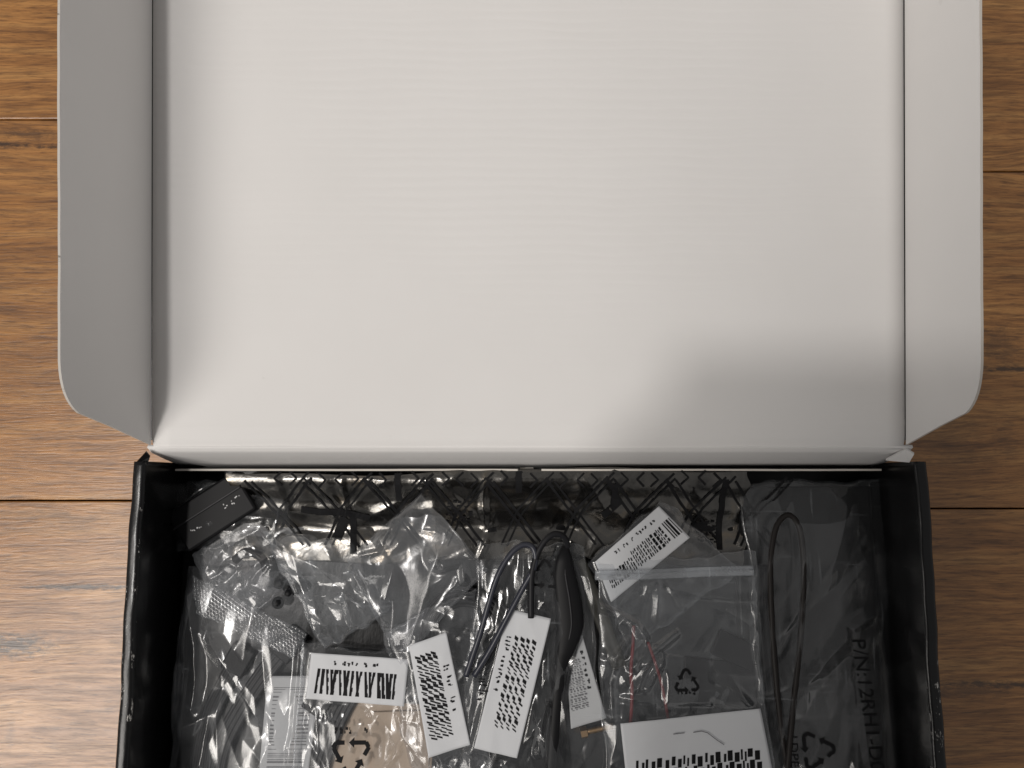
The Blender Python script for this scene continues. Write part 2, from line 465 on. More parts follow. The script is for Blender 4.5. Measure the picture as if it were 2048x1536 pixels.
# black inner lining of the back wall with white cut edge and a centre notch
lin_y = -0.0049; top = 0.0300
nx0, nx1 = W(1036, 950, top).x, W(1083, 950, top).x
poly = [(xa + 0.001, 0.0024), (xb - 0.001, 0.0024)]
n = 60
for i in range(n + 1):
    x = (xb - 0.001) + (xa - xb + 0.002) * i / n
    if nx0 < x < nx1: continue
    poly.append((x, top + 0.0005 * math.sin(x * 60) + 0.00022 * math.sin(x * 310 + 1)))
    nxt = (xb - 0.001) + (xa - xb + 0.002) * (i + 1) / n
    if x >= nx1 and nxt < nx1:
        poly += [(nx1, top), (nx1 - 0.0035, top - 0.0085), (nx0 + 0.001, top - 0.0085), (nx0, top)]
lin = prism(poly, Vector((1, 0, 0)), Vector((0, -0.10, 1)).normalized(), Vector((0, -1, -0.10)).normalized(), -0.0009, (0, lin_y, 0))
lo_ = link("back_lining", fix(lin), [M['black'], M['cut']], box)
for p in lin.polygons: p.material_index = 1 if (p.normal.z > 0.75 and p.center.z > 0.02) else 0

# lid panel: white inside, black outside
lidL, lidR = W(305, 890, HZ).x, W(1809, 890, HZ).x
LIDLEN = 0.268
def lidpt(x, v, h=0.0):
    return Vector((x, v * cu - h * su, HZ + v * su + h * cu))
nu, nv = 40, 60; V = []; Fc = []; mi = []
TH = 0.0016
def lid_h(t, v):
    e = 0.0
    e -= 0.0016 * math.exp(-(v / 0.0030) ** 2)                        # rolls over at the hinge score
    e += 0.0004 * math.sin(3.1 * t + 0.6) * math.sin(9 * v) + 0.00012 * math.exp(-((v - 0.0095 - 0.002 * t) / 0.0012) ** 2)
    return e
vv = [0.0, 0.001, 0.002, 0.003, 0.0045, 0.006, 0.0075, 0.0085, 0.0092, 0.0100, 0.0108, 0.012, 0.014, 0.018] + [0.018 + (LIDLEN - 0.018) * (k + 1) / 40 for k in range(40)]
nv = len(vv)
for s in (0, 1):
    for j, v in enumerate(vv):
        for i in range(nu + 1):
            t = i / nu; V.append(lidpt(lidL + (lidR - lidL) * t, v, lid_h(t, v) - s * TH))
K = (nu + 1) * nv
for j in range(nv - 1):
    for i in range(nu):
        a = j * (nu + 1) + i; q = [a, a + 1, a + nu + 2, a + nu + 1]
        Fc.append(q); mi.append(0); Fc.append([K + k for k in q[::-1]]); mi.append(1)
for j in range(nv - 1):
    for a, f in ((j * (nu + 1), 1), (j * (nu + 1) + nu, 0)):
        b2 = a + nu + 1; q = [a, b2, K + b2, K + a]; Fc.append(q if f else q[::-1]); mi.append(1)
for i in range(nu):
    for a, f in ((i, 0), ((nv - 1) * (nu + 1) + i, 1)):
        q = [a, a + 1, K + a + 1, K + a]; Fc.append(q if f else q[::-1]); mi.append(f)
me = mesh("lid_panel", V, Fc); link("lid_panel", me, [M['white'], M['black']], box, True)
me.polygons.foreach_set("material_index", mi); fix(me)
for p in me.polygons:
    if p.material_index == 1: p.use_smooth = False

# lid side flaps, standing up
def lid_flap(sgn, Lf, lean0, lean1):
    vd, vr, ve = 0.0205, 0.0365, LIDLEN - 0.002
    out = [(0.0, 0.0022)]
    out += [(Lf * 0.5, 0.0022 + (vd - 0.0022) * 0.52), (Lf * 0.82, vd - 0.0032)]
    for k in range(9):                                   # rounded corner
        a = k / 8; P0 = Vector((Lf * 0.82, vd - 0.0032)); P1 = Vector((Lf * 0.99, vd + 0.0022)); P2 = Vector((Lf, vr))
        q = P0 * (1 - a) ** 2 + P1 * 2 * a * (1 - a) + P2 * a * a; out.append((q.x, q.y))
    for k in range(1, 40):
        v = vr + (ve - vr) * k / 40
        out.append((Lf + 0.00008 * math.sin(v * 260 + sgn) + 0.00010 * math.sin(v * 60), v))
    out += [(Lf, ve - 0.006), (Lf - 0.006, ve), (0.0, ve)]
    # resample each outline row into a quad strip from fold to edge
    bm = bmesh.new()
    def P(h, v, th):
        lean = lean0 + (lean1 - lean0) * (v / LIDLEN)
        a = h * math.sin(lean); b = h * math.cos(lean)
        x0 = (lidL - 0.00035) if sgn < 0 else (lidR + 0.00025)
        bow = 0.0
        return lidpt(x0 + sgn * (a + bow + th * math.cos(lean)), v, b - th * math.sin(lean) * 1 + 0.0004)
    vf = [bm.verts.new(P(h, v, 0.0)) for h, v in out]; vb = [bm.verts.new(P(h, v, 0.0010)) for h, v in out]
    nn = len(out)
    f = bm.faces.new(vf); f.material_index = 0
    f2 = bm.faces.new(vb[::-1]); f2.material_index = 1
    for i in range(nn):
        q = bm.faces.new([vf[i], vb[i], vb[(i + 1) % nn], vf[(i + 1) % nn]]); q.material_index = 2
    bmesh.ops.recalc_face_normals(bm, faces=bm.faces)
    bmesh.ops.triangulate(bm, faces=[f, f2])
    me = bpy.data.meshes.new("lid_flap"); bm.to_mesh(me); bm.free()
    o = link("lid_flap", me, [M['white_flap'], M['black'], M['scuffed'] if sgn < 0 else M['cut']], box)
    # black outside edge of the fold
    return o
lid_flap(-1, 0.0540, R(8.2), R(9.6)); lid_flap(1, 0.0505, R(2.0), R(1.8))
for x, w_ in ((lidL - 0.0010, 0.0026), (lidR + 0.0007, 0.0022)):
    pr = prism([(-w_ / 2, 0.004), (w_ / 2, 0.004), (w_ / 2, LIDLEN - 0.004), (-w_ / 2, LIDLEN - 0.004)],
               Vector((1, 0, 0)), Vector((0, cu, su)), Vector((0, -su, cu)), 0.0006, lidpt(x, 0, -TH - 0.0001))
    link("fold_strip", fix(pr), M['black'], box)
fr = prism([(0.004, 0.0), (lidR - lidL - 0.004, 0.0), (lidR - lidL - 0.010, 0.05), (0.010, 0.05)],
           Vector((1, 0, 0)), Vector((0, -0.12, 1)).normalized(), Vector((0, -1, -0.12)).normalized(), 0.0015, lidpt(lidL, LIDLEN + 0.0012, -0.001))
link("lid_front_flap", fix(fr), M['white'], box)

# folded corner tabs at both ends of the hinge
def tab(pts, name="corner_tab", m=('white', 'black'), th=0.0012):
    P = [Vector(p) for p in pts]; nrm = (P[1] - P[0]).cross(P[2] - P[0]).normalized()
    if nrm.z < 0: nrm = -nrm
    V = P + [p - nrm * th for p in P]; n = len(P)
    Fc = [list(range(n)), list(range(2 * n - 1, n - 1, -1))] + [[i, i + n, (i + 1) % n + n, (i + 1) % n] for i in range(n)]
    me = fix(mesh(name, V, Fc)); o = link(name, me, [M[m[0]], M[m[1]]], box)
    for p in me.polygons: p.material_index = 0 if p.normal.z > 0.15 else 1
    return o
tab([W(1772, 921, 0.0505), W(1812, 899, 0.0572), W(1818, 925, 0.0530)])
tab([W(1812, 899, 0.0572), W(1828, 909, 0.0572), W(1818, 926, 0.0530)])
tab([W(268, 930, 0.0565), W(292, 904, 0.0575), W(300, 914, 0.056), W(290, 944, 0.055)], m=('black', 'black'))

# ---------------------------------------------------------------- film surfaces
class Sheet:
    """height field over a four-cornered outline; keeps arrays for decals"""
    def __init__(s, quad_px, z, n, seed, ridges=40, amp=(0.0004, 0.0018), wid=(0.002, 0.008), length=(0.008, 0.04),
                 puff=0.006, sharp=1.0, ang=None, flats=(), wob=0.0010, zc=None, low=0.0, folds=()):
        rg = np.random.RandomState(seed)
        q = [W(px, py, z) for px, py in quad_px]
        s.q = q; s.z = z
        a = np.linspace(0, 1, n[0]); b = np.linspace(0, 1, n[1])
        S, T = np.meshgrid(a, b, indexing='ij')
        def bil(k): return (q[0][k] * (1 - S) * (1 - T) + q[1][k] * S * (1 - T) + q[2][k] * S * T + q[3][k] * (1 - S) * T)
        X, Y = bil(0), bil(1)
        # uneven edges
        for (c, wgt) in ((S, 1), (T, 1)):
            f1, f2, p1, p2 = rg.uniform(2, 5), rg.uniform(7, 14), rg.uniform(0, 6.28), rg.uniform(0, 6.28)
            w_ = wob * (np.sin(f1 * c * 3 + p1) + 0.4 * np.sin(f2 * c * 3 + p2))
            if c is S: Y = Y + w_
            else: X = X + w_
        env = np.clip(4 * S * (1 - S), 0, 1) ** 0.45 * np.clip(4 * T * (1 - T), 0, 1) ** 0.45
        H = puff * env
        if low:
            H = H + low * env * (np.sin(rg.uniform(3, 6) * S + rg.uniform(0, 6)) * np.sin(rg.uniform(3, 6) * T + rg.uniform(0, 6)))
        cx0, cx1, cy0, cy1 = X.min(), X.max(), Y.min(), Y.max()
        for k in range(ridges):
            px_, py_ = rg.uniform(cx0, cx1), rg.uniform(cy0, cy1)
            th = rg.uniform(0, math.pi) if ang is None else rg.normal(ang, 0.45)
            am = rg.uniform(*amp) * (1 if rg.rand() < 0.72 else -0.7); wd = rg.uniform(*wid); ln = rg.uniform(*length)
            dx, dy = X - px_, Y - py_
            al = dx * math.cos(th) + dy * math.sin(th); d = -dx * math.sin(th) + dy * math.cos(th)
            d = d + rg.uniform(-8, 8) * al * al                  # creases are slightly bent
            prof = np.clip(1 - np.abs(d) / wd, 0, 1) ** (1.0 + 0.6 * rg.rand())
            fall = np.exp(-(al / ln) ** 2)
            H = H + am * prof * fall * (0.35 + 0.65 * env)
        for (pts, am, wd) in folds:                              # long creases the photograph shows
            w_ = [W(a, b, z) for a, b in pts]; best = np.full_like(X, 1e9)
            for p, r_ in zip(w_[:-1], w_[1:]):
                ex, ey = r_.x - p.x, r_.y - p.y; l2 = ex * ex + ey * ey
                t = np.clip(((X - p.x) * ex + (Y - p.y) * ey) / l2, 0, 1)
                best = np.minimum(best, np.hypot(X - p.x - t * ex, Y - p.y - t * ey))
            H = H + am * np.clip(1 - best / wd, 0, 1) ** 1.35
        Z = z + H
        s.flat_z = []
        for fl in flats:
            fq = [W(px, py, z) for px, py in fl]
            cxm = sum(p.x for p in fq) / 4; cym = sum(p.y for p in fq) / 4
            dmin = np.full_like(X, 1e9)
            inside = np.ones_like(X)
            sd = np.full_like(X, -1e9)
            for i in range(4):
                p, r_ = fq[i], fq[(i + 1) % 4]; ex, ey = r_.x - p.x, r_.y - p.y; l = math.hypot(ex, ey)
                nx_, ny_ = ey / l, -ex / l
                if (cxm - p.x) * nx_ + (cym - p.y) * ny_ > 0: nx_, ny_ = -nx_, -ny_
                sd = np.maximum(sd, (X - p.x) * nx_ + (Y - p.y) * ny_)
            mk = 1 - ss(sd, 0.0002, 0.004)
            ins = sd < 0.001
            if not ins.any(): continue
            zz = float(np.percentile(Z[ins], 60))
            Z = Z * (1 - mk * 0.93) + (zz + 0.05 * (Z - zz)) * mk * 0.93
        s.X, s.Y, s.Z, s.n = X, Y, Z, n
    def top(s, x, y):
        i = int(np.argmin((s.X - x) ** 2 + (s.Y - y) ** 2)); return float(s.Z.flat[i])
    def build(s, name, m, parent=None, bottom=None):
        n0, n1 = s.n; K = n0 * n1
        V = np.stack([s.X, s.Y, s.Z], -1).reshape(-1, 3).tolist()
        Fc = []
        for i in range(n0 - 1):
            for j in range(n1 - 1):
                a = i * n1 + j; Fc.append([a, a + n1, a + n1 + 1, a + 1])
        if bottom is not None:
            ed = lambda i, j: i in (0, n0 - 1) or j in (0, n1 - 1)
            st = 3; I = sorted(set(list(range(0, n0, st)) + [n0 - 1])); J = sorted(set(list(range(0, n1, st)) + [n1 - 1]))
            base = len(V); ZF = s.Z[::-1, ::-1] - float(s.Z.mean())      # the lower sheet is creased too
            for i in I:
                for j in J:
                    z = float(s.Z[i, j]) if ed(i, j) else min(bottom + 0.8 * float(ZF[i, j]), float(s.Z[i, j]) - 0.0006)
                    if ed(i, j): z -= 0.0002
                    V.append([float(s.X[i, j]), float(s.Y[i, j]), z])
            m1 = len(J)
            for i in range(len(I) - 1):
                for j in range(m1 - 1):
                    a = base + i * m1 + j; Fc.append([a, a + 1, a + m1 + 1, a + m1])
        me = bpy.data.meshes.new(name); me.from_pydata(V, [], Fc); me.update()
        return link(name, me, m, parent, True)

def decal_label(sheet, quad_px, z, n=(26, 40), bend=0.0003, lift=0.0004, m='label', parent=None, name="label", th=0.00018, seed=0):
    """paper sticker lying on a sheet; returns the object and a mapper (u,v)->world"""
    q = [W(px, py, z) for px, py in quad_px]
    a = np.linspace(0, 1, n[0]); b = np.linspace(0, 1, n[1]); S, T = np.meshgrid(a, b, indexing='ij')
    def bil(k, S=S, T=T): return (q[0][k] * (1 - S) * (1 - T) + q[1][k] * S * (1 - T) + q[2][k] * S * T + q[3][k] * (1 - S) * T)
    X, Y = bil(0), bil(1)
    if sheet is not None: Z = np.vectorize(sheet.top)(X, Y)
    else: Z = np.full_like(X, z)
    for _ in range(3):                                           # paper is stiffer than film
        P = np.pad(Z, 1, mode='edge'); Z = (P[:-2, 1:-1] + P[2:, 1:-1] + P[1:-1, :-2] + P[1:-1, 2:] + 2 * Z) / 6
    if sheet is not None:
        Zs = np.vectorize(sheet.top)(X, Y); Z = np.maximum(Z, Zs) + lift
    Z = Z + bend * np.sin(5 * S + seed) * np.sin(4 * T + 2 * seed)
    V = []; Fc = []; K = n[0] * n[1]
    for k in (0, 1):
        V += np.stack([X, Y, Z - th * k], -1).reshape(-1, 3).tolist()
    for i in range(n[0] - 1):
        for j in range(n[1] - 1):
            c = i * n[1] + j; f = [c, c + n[1], c + n[1] + 1, c + 1]; Fc.append(f); Fc.append([K + k for k in f[::-1]])
    rim = [i * n[1] for i in range(n[0])] + [(n[0] - 1) * n[1] + j for j in range(1, n[1])] + [i * n[1] + n[1] - 1 for i in range(n[0] - 2, -1, -1)] + [j for j in range(n[1] - 2, 0, -1)]
    for c, d in zip(rim, rim[1:] + rim[:1]): Fc.append([c, K + c, K + d, d])
    me = fix(mesh(name, V, Fc)); o = link(name, me, M[m], parent, True)
    def mp(u, v, up=0.00015):
        i = u * (n[0] - 1); j = v * (n[1] - 1); i0 = max(0, min(n[0] - 2, int(i))); j0 = max(0, min(n[1] - 2, int(j))); fi, fj = i - i0, j - j0
        z_ = Z[i0, j0] * (1 - fi) * (1 - fj) + Z[i0 + 1, j0] * fi * (1 - fj) + Z[i0 + 1, j0 + 1] * fi * fj + Z[i0, j0 + 1] * (1 - fi) * fj
        x = q[0][0] * (1 - u) * (1 - v) + q[1][0] * u * (1 - v) + q[2][0] * u * v + q[3][0] * (1 - u) * v
        y = q[0][1] * (1 - u) * (1 - v) + q[1][1] * u * (1 - v) + q[2][1] * u * v + q[3][1] * (1 - u) * v
        return (x, y, z_ + up)
    return o, mp

class Print:
    """flat ink marks collected as one printed part"""
    def __init__(s): s.V = []; s.F = []
    def quad(s, pts):
        b = len(s.V); s.V += [tuple(p) for p in pts]; s.F.append(list(range(b, b + len(pts))))
    def bar(s, mp, u0, v0, u1, v1, seg=1, sh=0.0):
        """axis-aligned bar in label space, cut in seg pieces along v, sheared by sh"""
        for k in range(seg):
            a = v0 + (v1 - v0) * k / seg; b = v0 + (v1 - v0) * (k + 1) / seg
            ka, kb = sh * k / seg, sh * (k + 1) / seg
            s.quad([mp(u0 + ka, a), mp(u1 + ka, a), mp(u1 + kb, b), mp(u0 + kb, b)])
    def line(s, pts, w, zf):
        """polyline of width w over a height function"""
        for p, r_ in zip(pts[:-1], pts[1:]):
            d = Vector((r_[0] - p[0], r_[1] - p[1], 0)); l = d.length
            if l < 1e-7: continue
            d /= l; nn = Vector((-d.y, d.x, 0)) * (w / 2); k = max(1, int(l / 0.0012))
            for i in range(k):
                A = Vector((p[0], p[1], 0)) + d * (l * i / k); B = Vector((p[0], p[1], 0)) + d * (l * (i + 1) / k + w * 0.12)
                s.quad([(c.x, c.y, zf(c.x, c.y)) for c in (A - nn, B - nn, B + nn, A + nn)])
    def build(s, name, m, parent):
        return link(name, mesh(name, s.V, s.F), m, parent)

def glyphs(pr, mp, u0, v0, u1, v1, count, seed, along='u'):
    """a row of tiny blurred characters"""
    rg = random.Random(seed)
    for k in range(count):
        if rg.random() < 0.14: continue
        f0, f1 = k / count, (k + 0.72) / count
        for _ in range(3):
            if along == 'u':
                a = u0 + (u1 - u0) * (f0 + (f1 - f0) * rg.uniform(0, 0.65)); b = a + (u1 - u0) / count * rg.uniform(0.15, 0.5)
                c = v0 + (v1 - v0) * rg.uniform(0, 0.6); d = c + (v1 - v0) * rg.uniform(0.2, 0.5)
            else:
                c = v0 + (v1 - v0) * (f0 + (f1 - f0) * rg.uniform(0, 0.65)); d = c + (v1 - v0) / count * rg.uniform(0.15, 0.5)
                a = u0 + (u1 - u0) * rg.uniform(0, 0.6); b = a + (u1 - u0) * rg.uniform(0.2, 0.5)
            pr.bar(mp, a, c, b, d)

def barcode(pr, mp, u0, v0, u1, v1, seed, count=26, along='u', hatch=0, slant=0.0, duty=(0.35, 0.95)):
    """bars across the given rectangle; hatch>0 breaks every bar into dashes the way the print screen does"""
    rg = random.Random(seed); p = 0.0; L_ = []
    while p < 1.0:
        w_ = rg.choice((0.45, 0.6, 0.9, 1.2)) / count; g = rg.choice((0.4, 0.5, 0.75)) / count
        if p + w_ > 1: break
        L_.append((p, p + w_)); p += w_ + g
    for i, (a, b) in enumerate(L_):
        if hatch:
            for k in range(hatch):
                c = (k + (0.5 * (i % 2)) * 0.5) / hatch + rg.uniform(-0.02, 0.02) / hatch; d = c + rg.uniform(*duty) / hatch
                c, d = max(0, c), min(1, d)
                if d <= c: continue
                if along == 'u':
                    pr.quad([mp(u0 + (u1 - u0) * x, v0 + (v1 - v0) * y) for x, y in ((a, c), (b, c), (b + slant, d), (a + slant, d))])
                else:
                    pr.quad([mp(u0 + (u1 - u0) * y, v0 + (v1 - v0) * x) for x, y in ((a, c), (b, c), (b + slant, d), (a + slant, d))])
        else:
            if along == 'u':
                for k in range(6): pr.quad([mp(u0 + (u1 - u0) * x, v0 + (v1 - v0) * (k + y) / 6) for x, y in ((a, 0), (b, 0), (b, 1), (a, 1))])
            else:
                for k in range(6): pr.quad([mp(u0 + (u1 - u0) * (k + y) / 6, v0 + (v1 - v0) * x) for x, y in ((a, 0), (b, 0), (b, 1), (a, 1))])

def recycle_mark(pr, c, r, rot, zf, w, gap=0.16):
    """triangle of three chasing arrows"""
    P = [Vector((c[0] + r * math.cos(rot + math.pi / 2 + k * 2 * math.pi / 3), c[1] + r * math.sin(rot + math.pi / 2 + k * 2 * math.pi / 3), 0)) for k in range(3)]
    for k in range(3):
        A, B, C_ = P[k - 1], P[k], P[(k + 1) % 3]
        s = B + (A - B) * 0.34; b1 = B + (A - B) * 0.13; b2 = B + (C_ - B) * 0.13; e = B + (C_ - B) * (0.5 - gap * 0.5)
        pr.line([(p.x, p.y) for p in (s, b1, b2, e)], w, zf)
        d = (C_ - B).normalized(); nn = Vector((-d.y, d.x, 0)); tip = e + d * w * 1.3
        tri = [e + nn * w * 1.25, e - nn * w * 1.25, tip]; pr.quad([(p.x, p.y, zf(p.x, p.y)) for p in tri])

def text_print(pr, txt, size, mp):
    """map built-in font outlines through mp(x, y)"""
    cu_ = bpy.data.curves.new("t", 'FONT'); cu_.body = txt; cu_.size = size; cu_.resolution_u = 3
    ob = bpy.data.objects.new("t", cu_); scene.collection.objects.link(ob)
    me = bpy.data.meshes.new_from_object(ob.evaluated_get(bpy.context.evaluated_depsgraph_get()))
    b = len(pr.V)
    pr.V += [mp(v.co.x, v.co.y) for v in me.vertices]; pr.F += [[b + k for k in p.vertices] for p in me.polygons]
    bpy.data.objects.remove(ob); bpy.data.curves.remove(cu_); bpy.data.meshes.remove(me)

# ---------------------------------------------------------------- antistatic bag lying over the whole tray
SHZ = 0.0172
sb = empty("antistatic_bag"); tag(sb, "crinkled silver antistatic bag with black printed lattice, lying flat under the accessories", "antistatic bag")
sh = Sheet([(470, 946), (1478, 940), (1486, 1128), (462, 1118)], SHZ, (330, 80), 11, ridges=90, amp=(0.0005, 0.0024), wid=(0.0018, 0.008), length=(0.004, 0.022), puff=0.0015, wob=0.0014)
# back end rises against the wall of the tray
yy = sh.Y
rise = 0.012 * ss(yy, -0.030, -0.012) + 0.0025 * np.exp(-((yy + 0.027) / 0.004) ** 2) - 0.0015 * np.exp(-((yy + 0.036) / 0.004) ** 2)
sh.Z = sh.Z + rise
kk = 0.6
sh.Z = SHZ + rise + kk * (sh.Z - SHZ - rise)
sh.build("bag_film", M['shield'], sb, bottom=0.0160)
pr = Print(); zf = lambda x, y: sh.top(x, y) + 0.00035
jr = random.Random(77)
def pl(pts, wpx):
    dx, dy = jr.uniform(-3, 3), jr.uniform(-3, 3)
    pr.line([tuple(W(a + dx, b + dy, SHZ + 0.003)[:2]) for a, b in pts], wpx * jr.uniform(0.8, 1.15) / PXM(SHZ), zf)
for x0 in range(500, 1460, 118):                          # double-line lattice
    for dx in (0, 15):
        pl([(x0 + dx, 962), (x0 + dx + 102, 1092)], 5); pl([(x0 + dx + 118, 955), (x0 + dx + 60, 1020), (x0 + dx + 28, 1090)], 4.5)
for x0 in range(560, 1420, 59):                           # row of chevrons by the wall
    pl([(x0 + 14, 944), (x0, 958), (x0 + 14, 972)], 4); pl([(x0 + 30, 944), (x0 + 44, 958), (x0 + 30, 972)], 4)
for (x, a, b) in ((800, 945, 998), (1036, 945, 986), (702, 1028, 1108), (1228, 968, 1012), (1440, 960, 1100)): pl([(x, a), (x, b)], 12)
pl([(606, 1018), (640, 1024), (690, 1024), (740, 1036)], 11)
pl([(690, 1035), (672, 1075)], 20); pl([(1240, 1000), (1208, 1030)], 16)
rg = random.Random(5)
for (x0, y0) in ((895, 1004), (1395, 1046)):
    for r_ in range(5):
        x = x0
        while x < x0 + 44: 
            l = rg.uniform(3, 8); pl([(x, y0 + r_ * 9), (x + l, y0 + r_ * 9)], 4.0); x += l + rg.uniform(2, 6)
pl([(975, 1064), (992, 1062)], 9)
pr.build("printed_lattice", M['ink'], sb)

# ---------------------------------------------------------------- items and bags
def bag(label, quad, z, n, seed, m='film', bottom=0.0145, group=None, **kw):
    e = empty("plastic_bag"); tag(e, label, "plastic bag", group)
    s = Sheet(quad, z, n, seed, **kw); s.build("bag_film", M[m], e, bottom); return e, s

def tube(name, pxs, r, m, parent=None, z=0.02, zs=None, n=8, sx=1.0):
    P = [W(a, b, (zs[i] if zs else z)) for i, (a, b) in enumerate(pxs)]
    return link(name, sweep(catmull(P, n), circle(r, 10, sx)), M[m], parent, True)

def ribbon_prof(w_, h_, ribs):
    top_ = []
    for k in range(ribs * 4 + 1):
        t = k / (ribs * 4); top_.append((-w_ / 2 + w_ * t, h_ * (0.55 + 0.45 * abs(math.sin(math.pi * ribs * t)))))
    return top_ + [(a, -b) for a, b in top_[::-1]]

def ribbon(name, pxs, w_, z, zs=None, ribs=4, m='ribbon', parent=None, h_=0.0011):
    P = [W(a, b, (zs[i] if zs else z)) for i, (a, b) in enumerate(pxs)]
    return link(name, sweep(catmull(P, 8), ribbon_prof(w_, h_, ribs)), M[m], parent, True)

# added black boards: one raises the right bag, one darkens beneath the films
xi0, xi1 = W(1478, 1200, 0.016).x, XR - TW - 0.001
link("added_underlay", box_mesh(((xi0 + xi1) / 2, (YB + YF) / 2 - 0.004, 0.0095), (xi1 - xi0, YB - YF - 0.016, 0.0137), 0, 0.001), M['black'], box)
xj0 = XL + TW + 0.001; yj = W(900, 1000, 0.016).y
link("added_underlay", box_mesh(((xj0 + xi0 - 0.001) / 2, (yj + YF) / 2, 0.0095), (xi0 - 0.001 - xj0, yj - YF - 0.006, 0.0137), 0, 0.001), M['black'], box)

# --- black plastic part in the rear corner
e = empty("plastic_part"); tag(e, "black rectangular plastic part with ridge and white marks in the tray corner", "plastic part")
c = W(432, 1022, 0.022); rz = R(33)
link("body", box_mesh((c.x, c.y, 0.0212), (0.037, 0.021, 0.0136), rz, 0.0012), M['plastic'], e)
link("ridge", box_mesh((c.x - 0.002, c.y + 0.0015, 0.0283), (0.036, 0.0008, 0.0011), rz, 0.0002), M['ribbon'], e)
pr = Print()
def loc(u, v, z=0.02815): return (c.x + u * math.cos(rz) - v * math.sin(rz), c.y + u * math.sin(rz) + v * math.cos(rz), z)
rg = random.Random(8)
for (u, v) in ((0.007, -0.0018), (0.011, -0.0020), (0.0135, -0.0012), (-0.012, -0.0036), (-0.0085, -0.0038)):
    for _ in range(3):
        a, b = u + rg.uniform(-.0012, .0012), v + rg.uniform(-.0012, .0012); w1, h1 = rg.uniform(.0003, .0009), rg.uniform(.0003, .0007)
        pr.quad([loc(a, b), loc(a + w1, b), loc(a + w1, b + h1), loc(a, b + h1)])
pr.build("printed_marks", M['white_ink'], e)

# --- flat data cables in the left bag
GA = "flat data cables in the tray"
def cable(label, path, zs, conn):
    e = empty("data_cable"); tag(e, label, "cable")
    ribbon("ribbon", path, 0.0085, 0.02, zs, 4, 'ribbon', e)
    a, b = W(*path[0], zs[0]), W(*path[1], zs[1]); d = (a - b); rz = math.atan2(d.y, d.x)
    link("connector", box_mesh((a.x, a.y, zs[0]), (0.013, 0.0115, 0.0052), rz, 0.0008), M['plastic'], e)
    return e
cable("black flat cable with plug, running beside the white barcode slip", [(575, 1290), (530, 1345), (480, 1420), (445, 1490), (425, 1580)], [.0215, .0215, .0210, .0205, .02], 1)
cable("black flat cable lying against the left tray wall", [(478, 1318), (455, 1360), (425, 1420), (405, 1500), (395, 1600)], [.0195, .019, .019, .019, .019], 1)
cable("dark flat cable slanting from under the barcode slip toward the tray front", [(640, 1400), (600, 1460), (560, 1520), (535, 1600)], [.0205, .0205, .02, .02], 1)
e = empty("ribbon_cable"); tag(e, "wide grey ribbed ribbon cable slanting below the small barcode label", "cable")
ribbon("ribbon", [(690, 1375), (665, 1420), (640, 1480), (615, 1560)], 0.0165, 0.0205, None, 8, 'ribbon', e)
link("connector", box_mesh((W(690, 1370, .02).x, W(690, 1370, .02).y, 0.0205), (0.006, 0.018, 0.005), R(-30), 0.0008), M['plastic'], e)

# --- small black plug with brass
e = empty("connector_plug"); tag(e, "small black knobbly plug under crumpled film", "plug")
rg = random.Random(3)
c = W(575, 1180, 0.0245)
bm = bmesh.new()
for k in range(7):
    bmesh.ops.create_icosphere(bm, subdivisions=2, radius=rg.uniform(0.0022, 0.0034))
    off = Vector((c.x + rg.uniform(-.005, .005), c.y + rg.uniform(-.006, .006), 0.0225 + rg.uniform(-.001, .002)))
    for v in bm.verts[-42:]: v.co = v.co + off
me = bpy.data.meshes.new("p"); bm.to_mesh(me); bm.free(); link("body", me, M['plastic'], e, True)
e = empty("antenna_lead"); tag(e, "short bent black lead arching under the crumpled bag end", "cable")
tube("lead", [(470, 1120), (495, 1103), (525, 1118), (535, 1150)], 0.0021, 'cable', e, zs=[.022, .024, .024, .021])
link("plug", box_mesh((W(538, 1160, .021).x, W(538, 1160, .021).y, .021), (.005, .007, .004), R(10), .0006), M['plastic'], e)

# --- left bag with cables
slipq = [(535, 1352), (642, 1352), (612, 1580), (515, 1580)]
e, s = bag("long clear bag of flat cables along the left tray wall", [(374, 1128), (628, 1150), (588, 1600), (330, 1600)], 0.0225, (130, 210), 21,
           ridges=24, amp=(0.0006, 0.0024), wid=(0.004, 0.012), length=(0.012, 0.05), puff=0.0065, low=0.002, ang=R(78), flats=[],
           folds=[([(384, 1190), (402, 1290), (404, 1350), (396, 1410)], .0035, .0045), ([(370, 1450), (432, 1420), (410, 1520)], .0045, .012),
                  ([(356, 1330), (345, 1420), (334, 1500)], .003, .004), ([(420, 1250), (470, 1330), (520, 1420)], .0016, .006), ([(604, 1290), (598, 1400), (586, 1520)], .003, .003)])
em = Sheet([(384, 1150), (612, 1268), (583, 1318), (392, 1226)], 0.0285, (120, 50), 23, ridges=10, amp=(0.0003, 0.0012), puff=0.001, wob=0.0005)
em.build("embossed_seal", M['emboss'], e, None)
tube("side_seam", [(606, 1280), (603, 1340), (598, 1400), (592, 1460), (586, 1560)], 0.0006, 'film_milky', e, zs=[.027, .0275, .0275, .027, .026], n=6)
# paper slip under the film of that bag
ps = empty("paper_slip"); tag(ps, "grey white paper slip with faint bars inside the clear cable bag", "paper slip")
o, mp = decal_label(None, slipq, 0.0224, m='backing', parent=ps, name="slip", bend=0.0004)
pr = Print(); rg = random.Random(2); v = 0.10
while v < 0.97:
    h_ = rg.choice((0.006, 0.010, 0.016)); pr.bar(mp, 0.14, v, 0.88, v + h_); v += h_ + rg.choice((0.010, 0.018, 0.03))
pr.build("printed_bars", M['ink_soft'], ps)

# --- crumpled film over the rear corner part
bag("thin clear wrapper over the black part in the tray corner", [(340, 962), (560, 968), (600, 1088), (352, 1100)], 0.0225, (110, 80), 31, 'film_thin', ridges=26, puff=0.0025, amp=(0.0004, 0.0016))
